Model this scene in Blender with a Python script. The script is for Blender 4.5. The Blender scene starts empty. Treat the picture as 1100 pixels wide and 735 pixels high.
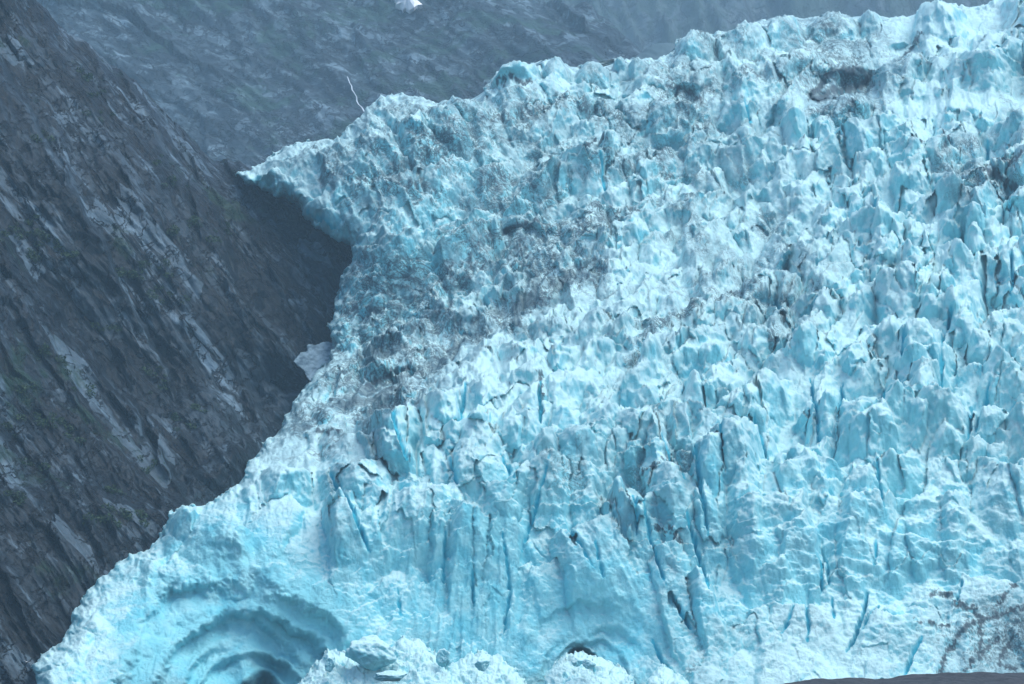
import bpy, bmesh, math, random
import numpy as np
from mathutils import Vector, Matrix
f32 = np.float32
rnd = random.Random(11)
scene = bpy.context.scene
COL = scene.collection

# ------------------------------------------------------------------ camera
PITCH = math.radians(6.5)
TAN = 0.18                       # half width / distance
CAMZ = 6.0
cam_d = bpy.data.cameras.new('camera')
cam = bpy.data.objects.new('camera', cam_d); COL.objects.link(cam)
cam_d.sensor_width = 36.0; cam_d.lens = 18.0 / TAN
cam_d.clip_start = 1.0; cam_d.clip_end = 30000.0
cam.location = (0, 0, CAMZ); cam.rotation_euler = (math.pi / 2 + PITCH, 0, 0)
scene.camera = cam
CP, SP = math.cos(PITCH), math.sin(PITCH)
K = TAN / 550.0                  # metres per photo pixel per metre of distance

def to_world(x, y, z):           # right, up, forward -> world
    return x, z * CP - y * SP, z * SP + y * CP + CAMZ
def at(px, py, d):
    return Vector(to_world((px - 550) * K * d, (367.5 - py) * K * d, d))

# ------------------------------------------------------------------ noise
_r = np.random.RandomState(5)
PERM = np.concatenate([_r.permutation(256)] * 3).astype(np.int32)
_a = _r.rand(256) * 2 * np.pi
GX = np.cos(_a).astype(f32); GY = np.sin(_a).astype(f32)
def perlin(x, y, seed=0):
    x = np.asarray(x, f32) + f32(seed * 17.31); y = np.asarray(y, f32) + f32(seed * 7.77)
    xi = np.floor(x).astype(np.int32); yi = np.floor(y).astype(np.int32)
    xf = x - xi; yf = y - yi; xi &= 255; yi &= 255
    u = xf * xf * xf * (xf * (xf * 6 - 15) + 10); v = yf * yf * yf * (yf * (yf * 6 - 15) + 10)
    def g(i, j):
        h = PERM[PERM[(xi + i) & 255] + ((yi + j) & 255)]
        return GX[h] * (xf - i) + GY[h] * (yf - j)
    a = g(0, 0); b = g(1, 0); c = g(0, 1); d = g(1, 1)
    return (a + u * (b - a) + v * ((c + u * (d - c)) - (a + u * (b - a)))) * f32(1.5)
def fbm(x, y, seed=0, o=4, gain=.5):
    s = 0; a = 1; 
    for i in range(o):
        s = s + a * perlin(x * 2 ** i, y * 2 ** i, seed + i * 3); a *= gain
    return s
def ridged(x, y, seed=0, o=4, gain=.5):
    s = 0; a = 1
    for i in range(o):
        s = s + a * (1 - np.abs(perlin(x * 2.03 ** i, y * 2.03 ** i, seed + i * 5)) * 2); a *= gain
    return s
RT = _r.rand(256, 6).astype(f32)
def worley(x, y, seed=0):
    x = np.asarray(x, f32) + f32(seed * 13.7 + 40); y = np.asarray(y, f32) + f32(seed * 5.9 + 40)
    xi = np.floor(x).astype(np.int32); yi = np.floor(y).astype(np.int32)
    f1 = np.full(x.shape, 9, f32); f2 = np.full(x.shape, 9, f32)
    idd = np.zeros(x.shape, np.int32); ox = np.zeros(x.shape, f32); oy = np.zeros(x.shape, f32)
    for i in (-1, 0, 1):
        for j in (-1, 0, 1):
            h = PERM[PERM[(xi + i) & 255] + ((yi + j) & 255)]
            dx = x - (xi + i) - RT[h, 0]; dy = y - (yi + j) - RT[h, 1]
            d = np.sqrt(dx * dx + dy * dy)
            m = d < f1
            f2 = np.where(m, f1, np.minimum(f2, d)); f1 = np.where(m, d, f1)
            idd = np.where(m, h, idd); ox = np.where(m, dx, ox); oy = np.where(m, dy, oy)
    return f1, f2, idd, ox, oy
def chunks(x, y, seed, tilt=1.2, step=.7):
    """broken blocks: every cell a tilted facet at its own height, gaps between"""
    f1, f2, i, ox, oy = worley(x, y, seed)
    h = RT[i, 2] * step + (RT[i, 3] - .5) * 2 * tilt * ox + (RT[i, 4] - .65) * 2 * tilt * oy
    return h, f2 - f1, i
def sstep(a, b, x):
    t = np.clip((x - a) / (b - a), 0, 1); return t * t * (3 - 2 * t)

def tps(pts, X, Y):              # thin plate through (px,py,value), on a coarse grid
    P = np.array(pts, float); n = len(P)
    def U(r2): return r2 * np.log(r2 + 1e-9)
    A = np.zeros((n + 3, n + 3)); d2 = ((P[:, None, :2] - P[None, :, :2]) ** 2).sum(-1) / 1e4
    A[:n, :n] = U(d2) + np.eye(n) * .02; A[:n, n] = 1; A[:n, n + 1:n + 3] = P[:, :2] / 100
    A[n:, :n] = A[:n, n:].T
    w = np.linalg.solve(A, np.concatenate([P[:, 2], [0, 0, 0]]))
    s = w[n] + w[n + 1] * X / 100 + w[n + 2] * Y / 100
    for k in range(n): s = s + w[k] * U(((X - P[k, 0]) ** 2 + (Y - P[k, 1]) ** 2) / 1e4)
    return s
def shep(pts, X, Y, rad=45.0):   # smooth painted region values
    num = 0; den = 0
    for x, y, v in pts:
        w = 1.0 / ((((X - x) ** 2 + (Y - y) ** 2) / rad ** 2) ** 1.6 + .15)
        num = num + w * v; den = den + w
    return num / den

class Grid:
    def __init__(s, x0, x1, y0, y1, step):
        s.x = np.arange(x0, x1 + step, step, dtype=f32); s.y = np.arange(y0, y1 + step, step, dtype=f32)
        s.X, s.Y = np.meshgrid(s.x, s.y); s.shape = s.X.shape; s.step = step
        s.cx = np.arange(x0 - 10, x1 + 20, 10.0); s.cy = np.arange(y0 - 10, y1 + 20, 10.0)
        s.CX, s.CY = np.meshgrid(s.cx, s.cy)
    def up(s, C):
        ix = (s.x - s.cx[0]) / 10; iy = (s.y - s.cy[0]) / 10
        i = ix.astype(int); j = iy.astype(int); fx = (ix - i)[None]; fy = (iy - j)[:, None]
        r0 = C[j][:, i] * (1 - fx) + C[j][:, i + 1] * fx; r1 = C[j + 1][:, i] * (1 - fx) + C[j + 1][:, i + 1] * fx
        return (r0 * (1 - fy) + r1 * fy).astype(f32)
    def tps(s, pts): return s.up(tps(pts, s.CX, s.CY))
    def shep(s, pts, rad=45.0): return s.up(shep(pts, s.CX, s.CY, rad))
    def sdist(s, poly, wob=2.5, ws=14.0, seed=3):
        """signed distance to outline (inside positive) and nearest outline point"""
        X = s.X + wob * fbm(s.X / ws, s.Y / ws, seed); Y = s.Y + wob * fbm(s.X / ws, s.Y / ws, seed + 20)
        best = np.full(s.shape, 1e9, f32); nx = s.X.copy(); ny = s.Y.copy(); ins = np.zeros(s.shape, bool)
        n = len(poly)
        for k in range(n):
            ax, ay = poly[k]; bx, by = poly[(k + 1) % n]
            dx, dy = bx - ax, by - ay; L = dx * dx + dy * dy + 1e-9
            t = np.clip(((X - ax) * dx + (Y - ay) * dy) / L, 0, 1).astype(f32)
            qx = ax + t * dx; qy = ay + t * dy; d = (X - qx) ** 2 + (Y - qy) ** 2
            m = d < best; best = np.where(m, d, best); nx = np.where(m, qx, nx); ny = np.where(m, qy, ny)
            if ay != by:
                c = ((ay > Y) != (by > Y)) & (X < (bx - ax) * (Y - ay) / (by - ay) + ax); ins ^= c
        d = np.sqrt(best); s.qx = nx - (X - s.X); s.qy = ny - (Y - s.Y)
        return np.where(ins, d, -d)

def polyline_dist(g, pts, pad):
    """distance to polyline within its window; yields (slice, dist, t along)"""
    xs = [p[0] for p in pts]; ys = [p[1] for p in pts]
    i0, i1 = np.searchsorted(g.x, [min(xs) - pad, max(xs) + pad]); j0, j1 = np.searchsorted(g.y, [min(ys) - pad, max(ys) + pad])
    sl = (slice(j0, j1), slice(i0, i1)); X = g.X[sl]; Y = g.Y[sl]
    if X.size == 0: return None
    best = np.full(X.shape, 1e9, f32); T = np.zeros(X.shape, f32); n = len(pts) - 1
    for k in range(n):
        ax, ay = pts[k]; bx, by = pts[k + 1]; dx, dy = bx - ax, by - ay
        t = np.clip(((X - ax) * dx + (Y - ay) * dy) / (dx * dx + dy * dy + 1e-9), 0, 1)
        d = np.hypot(X - ax - t * dx, Y - ay - t * dy); m = d < best
        best = np.where(m, d, best); T = np.where(m, (k + t) / n, T)
    return sl, best, T

# ------------------------------------------------------------------ objects
def tag(o, label=None, cat=None, group=None, kind=None):
    for k, v in (('label', label), ('category', cat), ('group', group), ('kind', kind)):
        if v: o[k] = v
    return o
def link(name, me, mat, parent=None, loc=(0, 0, 0)):
    o = bpy.data.objects.new(name, me); COL.objects.link(o)
    if mat: me.materials.append(mat)
    if parent: o.parent = parent
    else: o.location = loc
    return o
def raw_mesh(name, V, F, attrs=None, smooth=True):
    me = bpy.data.meshes.new(name)
    me.vertices.add(len(V)); me.vertices.foreach_set('co', np.ascontiguousarray(V, f32).ravel())
    k = F.shape[1]
    me.loops.add(F.size); me.loops.foreach_set('vertex_index', np.ascontiguousarray(F, np.int32).ravel())
    me.polygons.add(len(F)); me.polygons.foreach_set('loop_start', np.arange(0, F.size, k, dtype=np.int32))
    me.update(calc_edges=True)
    me.polygons.foreach_set('use_smooth', np.full(len(F), smooth, bool))
    for a, v in (attrs or {}).items():
        at_ = me.attributes.new(a, 'FLOAT', 'POINT'); at_.data.foreach_set('value', np.ascontiguousarray(v, f32))
    me.validate(); me.update()
    return me

def sheet_world(g, PX, PY, D, h=0, lat=0, up=.85, tow=.5):
    m = D * K
    x = (PX - 550) * m + lat * m; y = (367.5 - PY) * m + h * up * m; z = D - h * tow * m
    return np.stack(to_world(x, y, z), -1)
def sheet_parts(W, keep, labels, loc, attrs):
    """split the sheet into meshes by label; returns {label: (V,F,attrs)}"""
    ny, nx = keep.shape; idx = np.arange(ny * nx).reshape(ny, nx)
    q = np.stack([idx[:-1, :-1], idx[1:, :-1], idx[1:, 1:], idx[:-1, 1:]], -1).reshape(-1, 4)
    kf = keep.ravel()[q].all(1); q = q[kf]; lf = labels.ravel()[q[:, 0]]
    V = W.reshape(-1, 3) - np.array(loc, float); out = {}
    for l in np.unique(lf):
        f = q[lf == l]; used, inv = np.unique(f, return_inverse=True)
        out[int(l)] = (V[used], inv.reshape(-1, 4), {k: v.ravel()[used] for k, v in attrs.items()})
    return out

# ------------------------------------------------------------------ materials
class NT:
    def __init__(s, name):
        s.m = bpy.data.materials.new(name); s.m.use_nodes = True; s.t = s.m.node_tree
        for n in list(s.t.nodes): s.t.nodes.remove(n)
        s.out = s.n('ShaderNodeOutputMaterial'); s.b = s.n('ShaderNodeBsdfPrincipled')
        s.l(s.b.outputs[0], s.out.inputs[0]); s.co = s.n('ShaderNodeTexCoord').outputs['Object']
    def n(s, t, **kw):
        x = s.t.nodes.new(t)
        for k, v in kw.items(): setattr(x, k, v)
        return x
    def l(s, a, b): s.t.links.new(a, b)
    def put(s, sock, v):
        if isinstance(v, (int, float, tuple)): sock.default_value = v if not isinstance(v, tuple) or len(v) != 3 or sock.type == 'VECTOR' else (*v, 1)
        else: s.l(v, sock)
    def math(s, op, a, b=0, clamp=False):
        x = s.n('ShaderNodeMath', operation=op, use_clamp=clamp); s.put(x.inputs[0], a); s.put(x.inputs[1], b); return x.outputs[0]
    def attr(s, name): return s.n('ShaderNodeAttribute', attribute_name=name).outputs['Fac']
    def mapv(s, scale, rot=(0, 0, 0)):
        x = s.n('ShaderNodeMapping', vector_type='TEXTURE'); s.l(s.co, x.inputs[0]); x.inputs['Rotation'].default_value = rot; x.inputs['Scale'].default_value = tuple(1 / k for k in scale); return x.outputs[0]
    def noise(s, scale, detail=4, rough=.55, vec=None, dist=0, kind='FBM'):
        x = s.n('ShaderNodeTexNoise', noise_type=kind, normalize=True) if kind == 'FBM' else s.n('ShaderNodeTexNoise', noise_type=kind)
        s.l(vec or s.co, x.inputs['Vector']); x.inputs['Scale'].default_value = scale
        x.inputs['Detail'].default_value = detail; x.inputs['Roughness'].default_value = rough; x.inputs['Distortion'].default_value = dist
        return x.outputs['Fac']
    def ramp(s, f, a, b):
        x = s.n('ShaderNodeMapRange', interpolation_type='SMOOTHSTEP'); s.l(f, x.inputs[0]); x.inputs[1].default_value = a; x.inputs[2].default_value = b; return x.outputs[0]
    def mix(s, f, a, b):
        x = s.n('ShaderNodeMix', data_type='RGBA'); s.put(x.inputs[0], f); s.put(x.inputs[6], a); s.put(x.inputs[7], b); return x.outputs[2]
    def bump(s, h, dist, strength=1.0, prev=None):
        x = s.n('ShaderNodeBump'); s.l(h, x.inputs['Height']); x.inputs['Distance'].default_value = dist; x.inputs['Strength'].default_value = strength
        if prev: s.l(prev, x.inputs['Normal'])
        return x.outputs[0]
    def normz(s):
        g = s.n('ShaderNodeNewGeometry'); x = s.n('ShaderNodeSeparateXYZ'); s.l(g.outputs['Normal'], x.inputs[0]); return x.outputs[2]
    def done(s, col, rough, spec=.4, nrm=None):
        s.put(s.b.inputs['Base Color'], col); s.put(s.b.inputs['Roughness'], rough); s.put(s.b.inputs['Specular IOR Level'], spec)
        if nrm: s.l(nrm, s.b.inputs['Normal'])
        return s.m

def ice_material(name, with_attr=True, white_bias=0.0):
    t = NT(name)
    big = t.noise(.035, 4, .6); mid = t.noise(.16, 5, .62); fine = t.noise(.9, 4, .6); fine2 = t.noise(2.2, 3, .6)
    cyan = t.mix(t.ramp(mid, .34, .66), (.16, .62, .75), (.40, .80, .87))
    cyan = t.mix(t.ramp(big, .4, .62), cyan, (.28, .73, .82))
    # weathered white crust lies on the upward faces
    nz = t.normz()
    s = t.math('ADD', t.math('MULTIPLY', nz, .9), t.math('MULTIPLY', mid, .9)); s = t.math('ADD', s, t.math('MULTIPLY', fine, .55))
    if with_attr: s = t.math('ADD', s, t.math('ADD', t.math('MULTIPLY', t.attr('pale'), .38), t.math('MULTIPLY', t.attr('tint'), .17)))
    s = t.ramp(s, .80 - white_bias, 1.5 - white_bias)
    col = t.mix(s, cyan, (.62, .91, .94))
    if with_attr: cyan = cyan
    # grey silt film and dark dust veins
    grain = t.ramp(fine, .45, .7)
    if with_attr:
        d = t.attr('dirt')
        film = t.math('MULTIPLY', d, t.ramp(t.noise(.08, 5, .65, dist=.6), .38, .62)); film = t.math('MULTIPLY', film, 1.0)
        col = t.mix(film, col, (.17, .34, .41))
        v1 = t.math('ABSOLUTE', t.math('SUBTRACT', t.noise(.07, 6, .66, dist=1.2), .5)); v2 = t.math('ABSOLUTE', t.math('SUBTRACT', t.noise(.21, 5, .65, vec=t.mapv((1, 1, 1.6), (.4, .7, .2)), dist=.8), .5))
        w1 = t.math('SUBTRACT', 1, t.ramp(v1, .0, .045)); w2 = t.math('SUBTRACT', 1, t.ramp(v2, .0, .045))
        w = t.math('MAXIMUM', w1, w2)
        gate = t.ramp(t.math('ADD', d, t.math('MULTIPLY', t.math('SUBTRACT', t.noise(.05, 4, .6), .5), 1.6)), .38, .85)
        dust = t.math('MULTIPLY', t.math('MULTIPLY', w, gate), t.ramp(mid, .30, .42))
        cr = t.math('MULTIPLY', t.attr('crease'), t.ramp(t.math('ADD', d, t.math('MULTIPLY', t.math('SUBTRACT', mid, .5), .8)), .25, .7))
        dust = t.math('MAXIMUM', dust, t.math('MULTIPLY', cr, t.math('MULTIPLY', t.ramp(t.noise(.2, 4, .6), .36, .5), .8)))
        patch = t.math('MULTIPLY', t.ramp(t.math('ADD', t.math('MULTIPLY', d, .55), t.noise(.05, 4, .55, dist=1.0)), 1.0, 1.14), .7)
        dust = t.math('MAXIMUM', dust, patch)
        dust = t.math('MAXIMUM', dust, t.math('MULTIPLY', t.attr('soot'), t.ramp(t.noise(.4, 4, .6), .22, .42)))
        dust = t.math('MULTIPLY', dust, .9)
        col = t.mix(dust, col, (.03, .055, .08))
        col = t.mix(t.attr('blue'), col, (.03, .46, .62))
    spk = t.math('MULTIPLY', t.ramp(fine2, .62, .74), .35)
    col = t.mix(spk, col, (.25, .62, .70))
    b = t.bump(t.noise(.45, 7, .68), 1.5, .8); b = t.bump(t.noise(.28, 5, .6, vec=t.mapv((1, 1, .35), (.5, .3, .2)), kind='RIDGED_MULTIFRACTAL'), .28, .5, b); b = t.bump(fine2, .12, .7, b)
    return t.done(col, .55, .35, b)

def rock_material(name, dark, mid, light, veg, ang=0.9, sc=1.0, vegamt=.62, rough=.42, an=.16):
    t = NT(name)
    st = t.mapv((1, .4, an), (0, -ang, 0))
    a = t.noise(.03 * sc, 7, .65, vec=st, dist=.4); b_ = t.noise(.12 * sc, 7, .7, vec=st); c = t.noise(.5 * sc, 4, .65)
    m = t.mix(t.ramp(a, .40, .62), dark, mid); m = t.mix(t.math('MULTIPLY', t.ramp(b_, .47, .66), t.ramp(a, .35, .6)), m, light)
    m = t.mix(t.math('MULTIPLY', t.ramp(t.noise(.26 * sc, 5, .7, vec=st), .56, .68), .6), m, light)
    m = t.mix(t.math('MULTIPLY', t.ramp(t.noise(.2 * sc, 4, .6, vec=t.mapv((1, .4, an * .6), (0, -ang + .12, 0))), .55, .63), .6), m, dark)
    vo = t.n('ShaderNodeTexVoronoi', feature='F1'); t.l(t.mapv((1, .5, max(an * 1.6, .3)), (0, -ang, 0)), vo.inputs['Vector']); vo.inputs['Scale'].default_value = .13 * sc
    vx = t.n('ShaderNodeSeparateColor'); t.l(vo.outputs['Color'], vx.inputs[0])
    m = t.mix(t.math('MULTIPLY', t.ramp(vx.outputs[0], .74, .82), .38), m, light); m = t.mix(t.math('MULTIPLY', t.ramp(vx.outputs[1], .55, .6), .65), m, dark)
    jn = None
    for (f_, v_) in ((.045, st), (.11, t.mapv((1, .5, .6), (0, -ang + 1.3, 0)))):
        q = t.math('SUBTRACT', 1, t.ramp(t.math('ABSOLUTE', t.math('SUBTRACT', t.noise(f_ * sc, 5, .6, vec=v_, dist=.3), .5)), .004, .022)); jn = q if jn is None else t.math('MAXIMUM', jn, q)
    m = t.mix(t.math('MULTIPLY', jn, .85), m, tuple(k * .4 for k in dark))
    vg = t.ramp(t.math('ADD', t.noise(.018 * sc, 5, .6), t.math('MULTIPLY', t.noise(.16 * sc, 4, .6), .35)), vegamt, vegamt + .1)
    m = t.mix(t.math('MULTIPLY', vg, .75), m, veg)
    n = t.bump(b_, 3.0 / sc, .9); n = t.bump(t.math('MULTIPLY', jn, -1), .8 / sc, 1, n); n = t.bump(vx.outputs[2], 1.2 / sc, 1, n); n = t.bump(t.noise(.33 * sc, 6, .68, vec=st, kind='RIDGED_MULTIFRACTAL'), .5 / sc, .8, n); n = t.bump(c, .7 / sc, .8, n)
    return t.done(m, rough, .2, n)

M_ice = ice_material('glacier_ice')
M_rubble = ice_material('ice_rubble', False, .25)
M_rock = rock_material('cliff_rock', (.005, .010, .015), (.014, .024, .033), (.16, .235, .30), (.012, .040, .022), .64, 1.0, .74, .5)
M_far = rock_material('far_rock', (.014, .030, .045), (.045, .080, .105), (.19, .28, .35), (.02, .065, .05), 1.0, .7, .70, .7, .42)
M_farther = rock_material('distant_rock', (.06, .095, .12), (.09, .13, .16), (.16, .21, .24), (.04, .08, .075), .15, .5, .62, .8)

# ------------------------------------------------------------------ the glacier
g = Grid(-40, 1370, -70, 800, 1.1)
OUT = [(-60, 840), (-20, 800), (20, 770), (42, 735), (34, 717), (46, 704), (60, 697), (72, 682), (80, 660), (88, 643), (103, 628), (116, 618), (125, 607),
       (140, 598), (158, 594), (170, 582), (176, 571), (184, 551), (198, 545), (217, 546), (227, 541), (239, 533), (252, 524), (262, 518), (267, 496), (279, 490), (283, 478),
       (301, 466), (312, 441), (322, 424), (331, 413), (345, 396), (356, 388), (358, 370), (354, 351), (362, 325), (367, 303), (378, 285), (380, 270), (365, 261), (349, 253), (331, 241),
       (320, 222), (298, 213), (278, 203), (262, 197), (254, 189), (276, 181), (295, 167), (312, 159), (331, 154), (353, 161), (366, 158), (379, 146), (392, 128), (405, 114),
       (421, 105), (449, 109), (471, 119), (488, 113), (505, 117), (519, 120), (522, 96), (537, 80), (560, 72), (572, 77), (581, 82), (583, 69), (600, 69), (618, 77), (636, 71), (648, 76), (657, 76),
       (662, 66), (680, 66), (702, 68), (721, 63), (728, 46), (745, 38), (765, 42), (785, 36), (803, 30), (820, 24), (836, 20), (865, 22), (898, 18), (920, 21), (935, 15), (953, 22), (979, 20),
       (994, 10), (1012, 5), (1030, 8), (1048, 12), (1064, 6), (1090, -8), (1140, -30), (1180, -60), (1260, -110), (1440, -180), (1440, 840)]
sd = g.sdist(OUT, 3.2, 12)
D = g.tps([(-40, 800, 745), (40, 735, 750), (300, 735, 765), (500, 735, 785), (700, 735, 780), (1100, 735, 800), (1200, 800, 790), (600, 800, 770), (120, 640, 785), (200, 590, 800), (280, 520, 830), (350, 460, 905), (500, 600, 805),
           (700, 600, 815), (900, 600, 826), (1100, 600, 838), (460, 470, 862), (600, 470, 862), (750, 470, 872), (900, 450, 892), (1100, 450, 902), (560, 410, 905), (900, 370, 945), (1100, 340, 965), (700, 370, 950), (480, 380, 990), (390, 380, 1010),
           (420, 300, 1050), (600, 300, 1040), (800, 280, 1050), (1000, 260, 1045), (1150, 250, 1045), (360, 280, 1075), (500, 240, 1090), (640, 220, 1100), (800, 200, 1120), (1000, 200, 1100), (350, 200, 1120), (450, 150, 1120), (270, 186, 1150), (560, 150, 1135),
           (700, 170, 1140), (850, 140, 1150), (1000, 140, 1145), (600, 90, 1180), (740, 60, 1215), (750, 120, 1185), (900, 100, 1210), (900, 30, 1290), (1050, 60, 1240), (1050, 0, 1330), (1200, 0, 1320), (1200, 120, 1170), (1150, -70, 1420), (1370, 400, 930), (1370, 100, 1180), (1370, 735, 820), (1370, -70, 1400)])
# the lower lobe's brow stands in front of the dirty trough behind it
def along(xs, ys): return np.interp(g.X, xs, ys).astype(f32)
brow = along([250, 283, 330, 380, 430, 500, 600, 720], [500, 484, 452, 436, 424, 408, 398, 392])
D += (1 - sstep(-10, 12, g.Y - brow + 5 * fbm(g.X / 25, g.Y / 25, 9))) * 26 * (1 - sstep(520, 700, g.X)) * sstep(-190, -40, g.Y - brow)
# upper shelf edge above the hollow
shelf = along([840, 870, 921, 975, 1100, 1200], [128, 122, 112, 124, 118, 112])
D += (1 - sstep(-7, 7, g.Y - shelf)) * 20 * sstep(835, 875, g.X) * sstep(-60, -10, g.Y - shelf)
# body falls away behind its edges
e = np.clip(1 - sd / 18, 0, 1); D += 14 * (1 - np.sqrt(np.clip(1 - e * e, 0, 1)))

# -- placed seracs: apex x, apex y, width, visible length, lean, flatness of top, height factor
SER = [(854,115,31,66,.05,.2,.5),(885,130,22,54,0,.9,.5),(921,107,56,36,0,.3,.4),(973,125,52,30,.1,.3,.4),(1016,120,34,30,-.15,.2,.5),(1080,131,52,40,0,.7,.5),(966,147,48,52,.1,.5,.5),(1027,147,66,54,0,1,.55),
 (902,170,28,54,-.25,.2,.55),(884,184,20,30,-.1,.8,.5),(866,192,54,44,-.5,.2,.45),(921,206,28,52,-.15,.3,.6),(903,209,18,36,.1,.1,.6),(897,247,26,38,0,.05,.7),(973,182,44,56,-.3,.3,.5),(1016,201,36,24,0,.6,.5),(1052,181,30,34,0,.5,.5),
 (1040,247,46,46,0,.5,.55),(1097,213,42,62,0,.4,.5),(806,219,20,22,0,.2,.5),(1031,277,30,44,-.2,.1,.6),(1082,235,34,40,.1,.3,.6),(942,294,16,34,-.15,.2,.7),(814,307,34,36,.1,.7,.5),(862,352,34,60,-.35,.3,.6),(836,366,20,34,0,.1,.6),
 (972,306,34,38,.1,.3,.6),(1016,310,22,52,0,.8,.6),(999,322,28,44,.2,.3,.6),(1049,375,40,50,0,.4,.5),(1090,360,34,56,.1,.3,.5),(983,375,46,40,-.2,.6,.5),(746,401,30,66,0,.3,.6),(770,377,42,40,-.1,.5,.6),(821,398,58,78,-.15,.15,.55),
 (882,426,38,74,0,.3,.55),(920,441,50,74,.05,.2,.55),(994,402,40,70,.2,.4,.55),(1020,445,78,72,.15,.4,.45),(1075,450,60,66,.2,.4,.45),(960,440,26,52,0,.3,.6),(790,470,60,88,.1,.4,.4),(850,480,40,58,-.1,.3,.5),
 (699,380,26,40,.1,.3,.6),(664,514,36,90,-.3,.5,.45),(703,452,34,80,-.2,.3,.38),(729,437,30,60,-.05,.3,.45),(680,474,34,60,-.25,.4,.4),(650,452,34,56,.1,.4,.5),(610,438,40,40,.1,.5,.5),(552,452,42,56,0,.4,.45),(585,474,34,60,.1,.3,.5),
 (533,238,20,40,-.3,.0,.8),(556,248,26,30,0,.2,.6),(490,258,34,30,.2,.3,.5),(651,137,24,66,0,.4,.6),(628,158,56,60,0,.8,.5),(692,164,42,44,-.2,.2,.5),(684,194,18,34,0,.1,.7),(560,220,38,30,.1,.3,.5),(590,172,34,50,.1,.4,.5),
 (438,135,28,50,-.35,.1,.5),(500,110,50,40,.1,.4,.35),(553,72,56,44,0,.35,.5),(597,66,34,40,-.4,.3,.55),(636,68,44,40,-.15,.4,.45),(663,60,20,30,-.4,.1,.6),(684,62,30,34,-.5,.2,.5),(745,36,50,46,.1,.4,.45),(801,28,62,50,-.25,.15,.5),
 (836,20,50,46,-.2,.3,.4),(898,14,60,40,.1,.3,.4),(935,12,28,34,-.1,.2,.5),(1012,0,60,60,.1,.3,.45),(1075,38,70,50,.1,.4,.4),(1031,38,30,34,0,.2,.5),(990,62,40,34,.2,.3,.5),(724,110,60,60,.2,.4,.4),(790,112,50,44,0,.4,.4),(650,104,44,28,0,.4,.4),
 (640,335,44,52,.05,.25,.55),(668,345,34,44,-.1,.4,.5),(650,252,30,38,0,.1,.6),(620,282,36,26,-.2,.4,.5),(600,345,40,26,0,.4,.4),(720,318,36,34,.1,.3,.5),(746,285,30,26,0,.3,.5),(700,268,28,24,.1,.3,.5),
 (392,256,34,22,.2,.3,.4),(362,524,46,86,-.3,.15,.4),(310,502,60,50,.1,.5,.35),(200,545,34,40,.2,.6,.35),(420,450,40,62,-.2,.4,.4),(470,430,50,52,.1,.5,.4),(510,440,34,60,-.3,.3,.4)]
SER = SER[:100]
H = np.zeros(g.shape, f32); ID = np.zeros(g.shape, np.int32); TD = np.zeros(g.shape, f32); TM = np.zeros(g.shape, f32)
SLOPE = np.clip(-np.gradient(D, axis=0) / g.step / (D * K), .3, 4.5)
for _ in range(3):
    SLOPE = sum(np.roll(SLOPE, (a_, b_), (0, 1)) for a_ in (-8, 0, 8) for b_ in (-8, 0, 8)) / 9
wx = 2.6 * fbm(g.X / 15, g.Y / 15, 31, 4); wy = 2.6 * fbm(g.X / 15, g.Y / 15, 47, 4)
WX = g.X + wx; WY = g.Y + wy
def samp(F, x, y):
    return float(F[min(max(int((y - g.y[0]) / g.step), 0), g.shape[0] - 1), min(max(int((x - g.x[0]) / g.step), 0), g.shape[1] - 1)])
def shard(ax, ay, w, L, lean, flat, hf, ident, rs, towk=.68):
    Hh = hf * L; cy = ay + .85 * Hh; cx = ax; Lp = max(L - .85 * Hh, .35 * L)
    R = max(w, Lp) + 16
    i0, i1 = np.searchsorted(g.x, [cx - R, cx + R]); j0, j1 = np.searchsorted(g.y, [cy - 14 - .3 * w, cy + Lp + .4 * w + 14])
    sl = (slice(j0, j1), slice(i0, i1))
    X = WX[sl] - cx; Y = WY[sl] - cy
    if X.size == 0: return
    c, s = math.cos(lean), math.sin(lean)
    u = (X * c + Y * s) / (w * .5); v = (-X * s + Y * c)
    skew = rs.uniform(-.35, .35)
    u0 = u - skew * .3
    front = 1.06 - v / Lp * (1 - .15 * flat)
    back = 1.0 + (v + .25 * np.abs(u) * w * .35 * (1 - flat)) / 2.6
    kl = .8 + rs.uniform(0, 1.2) + flat * 1.2; kr = .8 + rs.uniform(0, 1.2) + flat * 1.2
    left = kl * (1 + u0); right = kr * (1 - u0)
    top = 1.0 - (1 - flat) * .72 * np.abs(u0) - .12 * u0 * rs.uniform(-1, 1) + (v / Lp) * -.15
    h = np.minimum(np.minimum(front, back), np.minimum(np.minimum(left, right), top))
    for _ in range(4):           # cleaved facets
        a = rs.uniform(0, 2 * math.pi); k = rs.uniform(.5, 1.3)
        h = np.minimum(h, rs.uniform(.85, 1.15) + .25 + k * (math.cos(a) * u + abs(math.sin(a)) * -(v / Lp)))
    h = h * Hh
    m = h > H[sl]
    tw = .15 + towk * samp(SLOPE, ax, cy + .5 * Lp) * Lp / max(Hh, 1)
    TINT[sl] = np.where(m, rs.uniform(-1, 1), TINT[sl]); TD[sl] = np.where(m, h * tw, TD[sl]); TM[sl] = np.maximum(TM[sl], h * tw)
    H[sl] = np.where(m, h, H[sl]); ID[sl] = np.where(m & (h > .12 * Hh), ident, np.where(m, 0, ID[sl]))

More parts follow.
